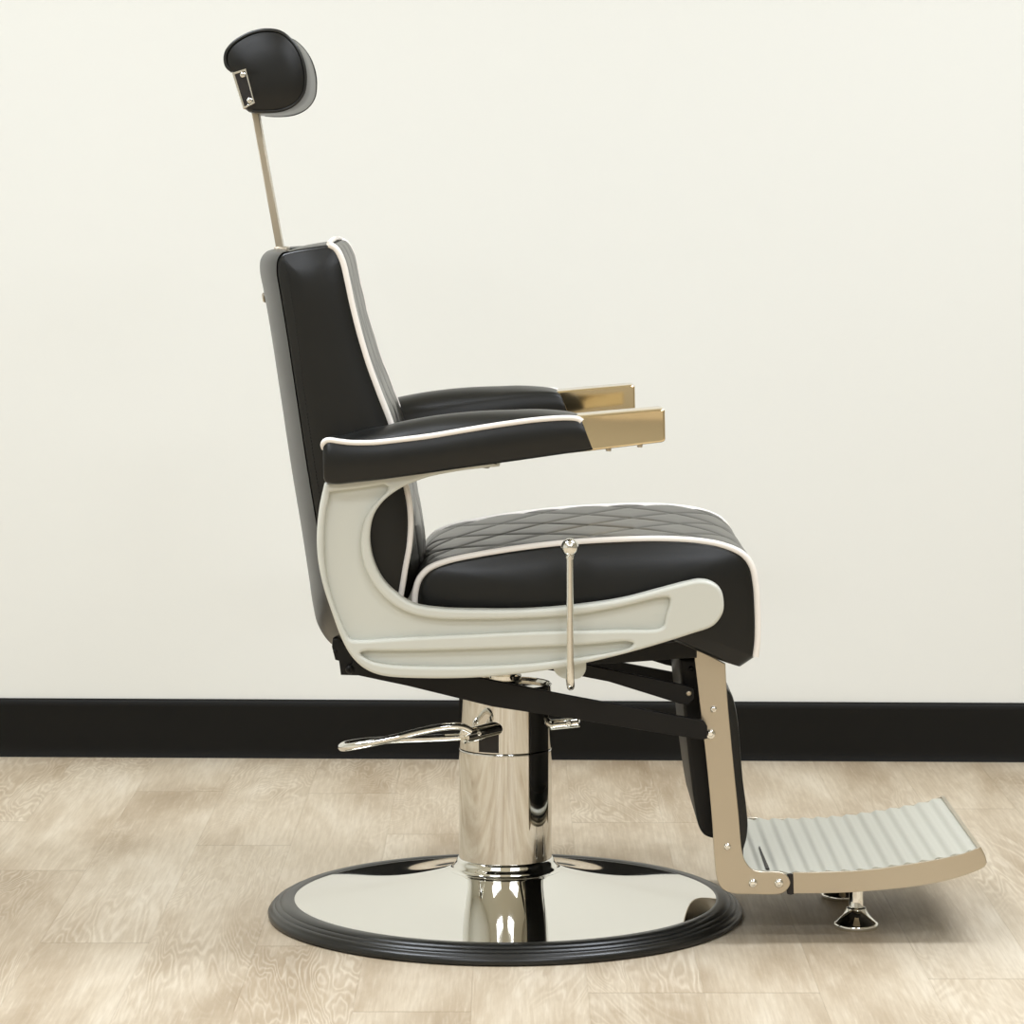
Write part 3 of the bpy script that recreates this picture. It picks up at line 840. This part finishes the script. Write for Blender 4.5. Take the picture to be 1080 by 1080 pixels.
mesh('tread_slit', [(v.x - w0 / 2, -.196, v.z + .0014), (v.x + w0 / 2, -.196, v.z + .0014), (v.x + .0006, -.03, v.z + .0014), (v.x - .0006, -.03, v.z + .0014),
                    (v.x - w0 / 2, -.196, v.z - .001), (v.x + w0 / 2, -.196, v.z - .001), (v.x + .0006, -.03, v.z - .001), (v.x - .0006, -.03, v.z - .001)],
     [(0, 1, 2, 3), (7, 6, 5, 4), (0, 4, 5, 1), (1, 5, 6, 2), (2, 6, 7, 3), (3, 7, 4, 0)], M['dark'], foot, 30)
slot = px_outline([(830, 921), (837.5, 922), (837.5, 942), (830, 942)], -.2, 2)
plate('hinge_block', [slot], -.206, -.196, M['dark'], foot, .0006)
for fy in (-.10, .11):
    cx_ = CX + (903 - 540) * (D - .10) / F
    fm = MB()
    zt = U(903, 941, -.1)[1]
    fm.add(*lathe_geo([(0, 0), (.031, 0), (.0325, .0025), (.0325, .006), (.031, .0085), (.0285, .0095), (.019, .0195), (.0155, .0255), (.0145, .029), (.0110, .0305), (.0102, .033), (.0102, zt - .004), (.0102, zt + .024), (0, zt + .024)], 48, Matrix.Translation((cx_, fy, 0))))
    fm.build('foot', M['chrome'], foot, 40)
# cross bar that carries the two feet under the tread
cb = MB(); cb.add(*box_geo((cx_, .005, zt + .026), (.030, .30, .008), .002)); cb.build('cross_bar', M['steel'], foot, 40)

# ================================================================ CAMERA, LIGHT
cam = bpy.data.cameras.new('camera'); co = bpy.data.objects.new('camera', cam); C.objects.link(co)
cam.sensor_width = 36; cam.lens = 36 * F / 1080.0
cam.shift_y = -(540 - HZ) / 1080.0
co.location = (CX, -D, H); co.rotation_euler = (math.radians(90), 0, 0)
SC.camera = co

def area(name, loc, sx, sy, w, col=(0.855, 0.908, 1.0), rot=(0, 0, 0)):
    l = bpy.data.lights.new(name, 'AREA'); l.shape = 'RECTANGLE'; l.size = sx; l.size_y = sy; l.energy = w; l.color = col
    o = bpy.data.objects.new(name, l); C.objects.link(o); o.location = loc; o.rotation_euler = rot; return o
area('ceiling_light_panel', (-1.3, -0.40, CH - .02), 1.2, 0.6, 52)
area('ceiling_light_panel', (1.3, -0.40, CH - .02), 1.2, 0.6, 52)
area('ceiling_light_panel', (-1.3, -2.6, CH - .02), 1.2, 0.6, 24)
area('ceiling_light_panel', (1.3, -2.6, CH - .02), 1.2, 0.6, 24)
area('ceiling_light_panel', (-1.3, -4.9, CH - .02), 1.2, 0.6, 60)
area('ceiling_light_panel', (1.3, -4.9, CH - .02), 1.2, 0.6, 60)

w = bpy.data.worlds.new('world'); SC.world = w; w.use_nodes = True
w.node_tree.nodes['Background'].inputs[0].default_value = (1, .98, .93, 1)
w.node_tree.nodes['Background'].inputs[1].default_value = 0.2

SC.view_settings.view_transform = 'Standard'
SC.view_settings.look = 'None'
SC.view_settings.gamma = 1
SC.view_settings.use_curve_mapping = False
SC.view_settings.exposure = -0.05
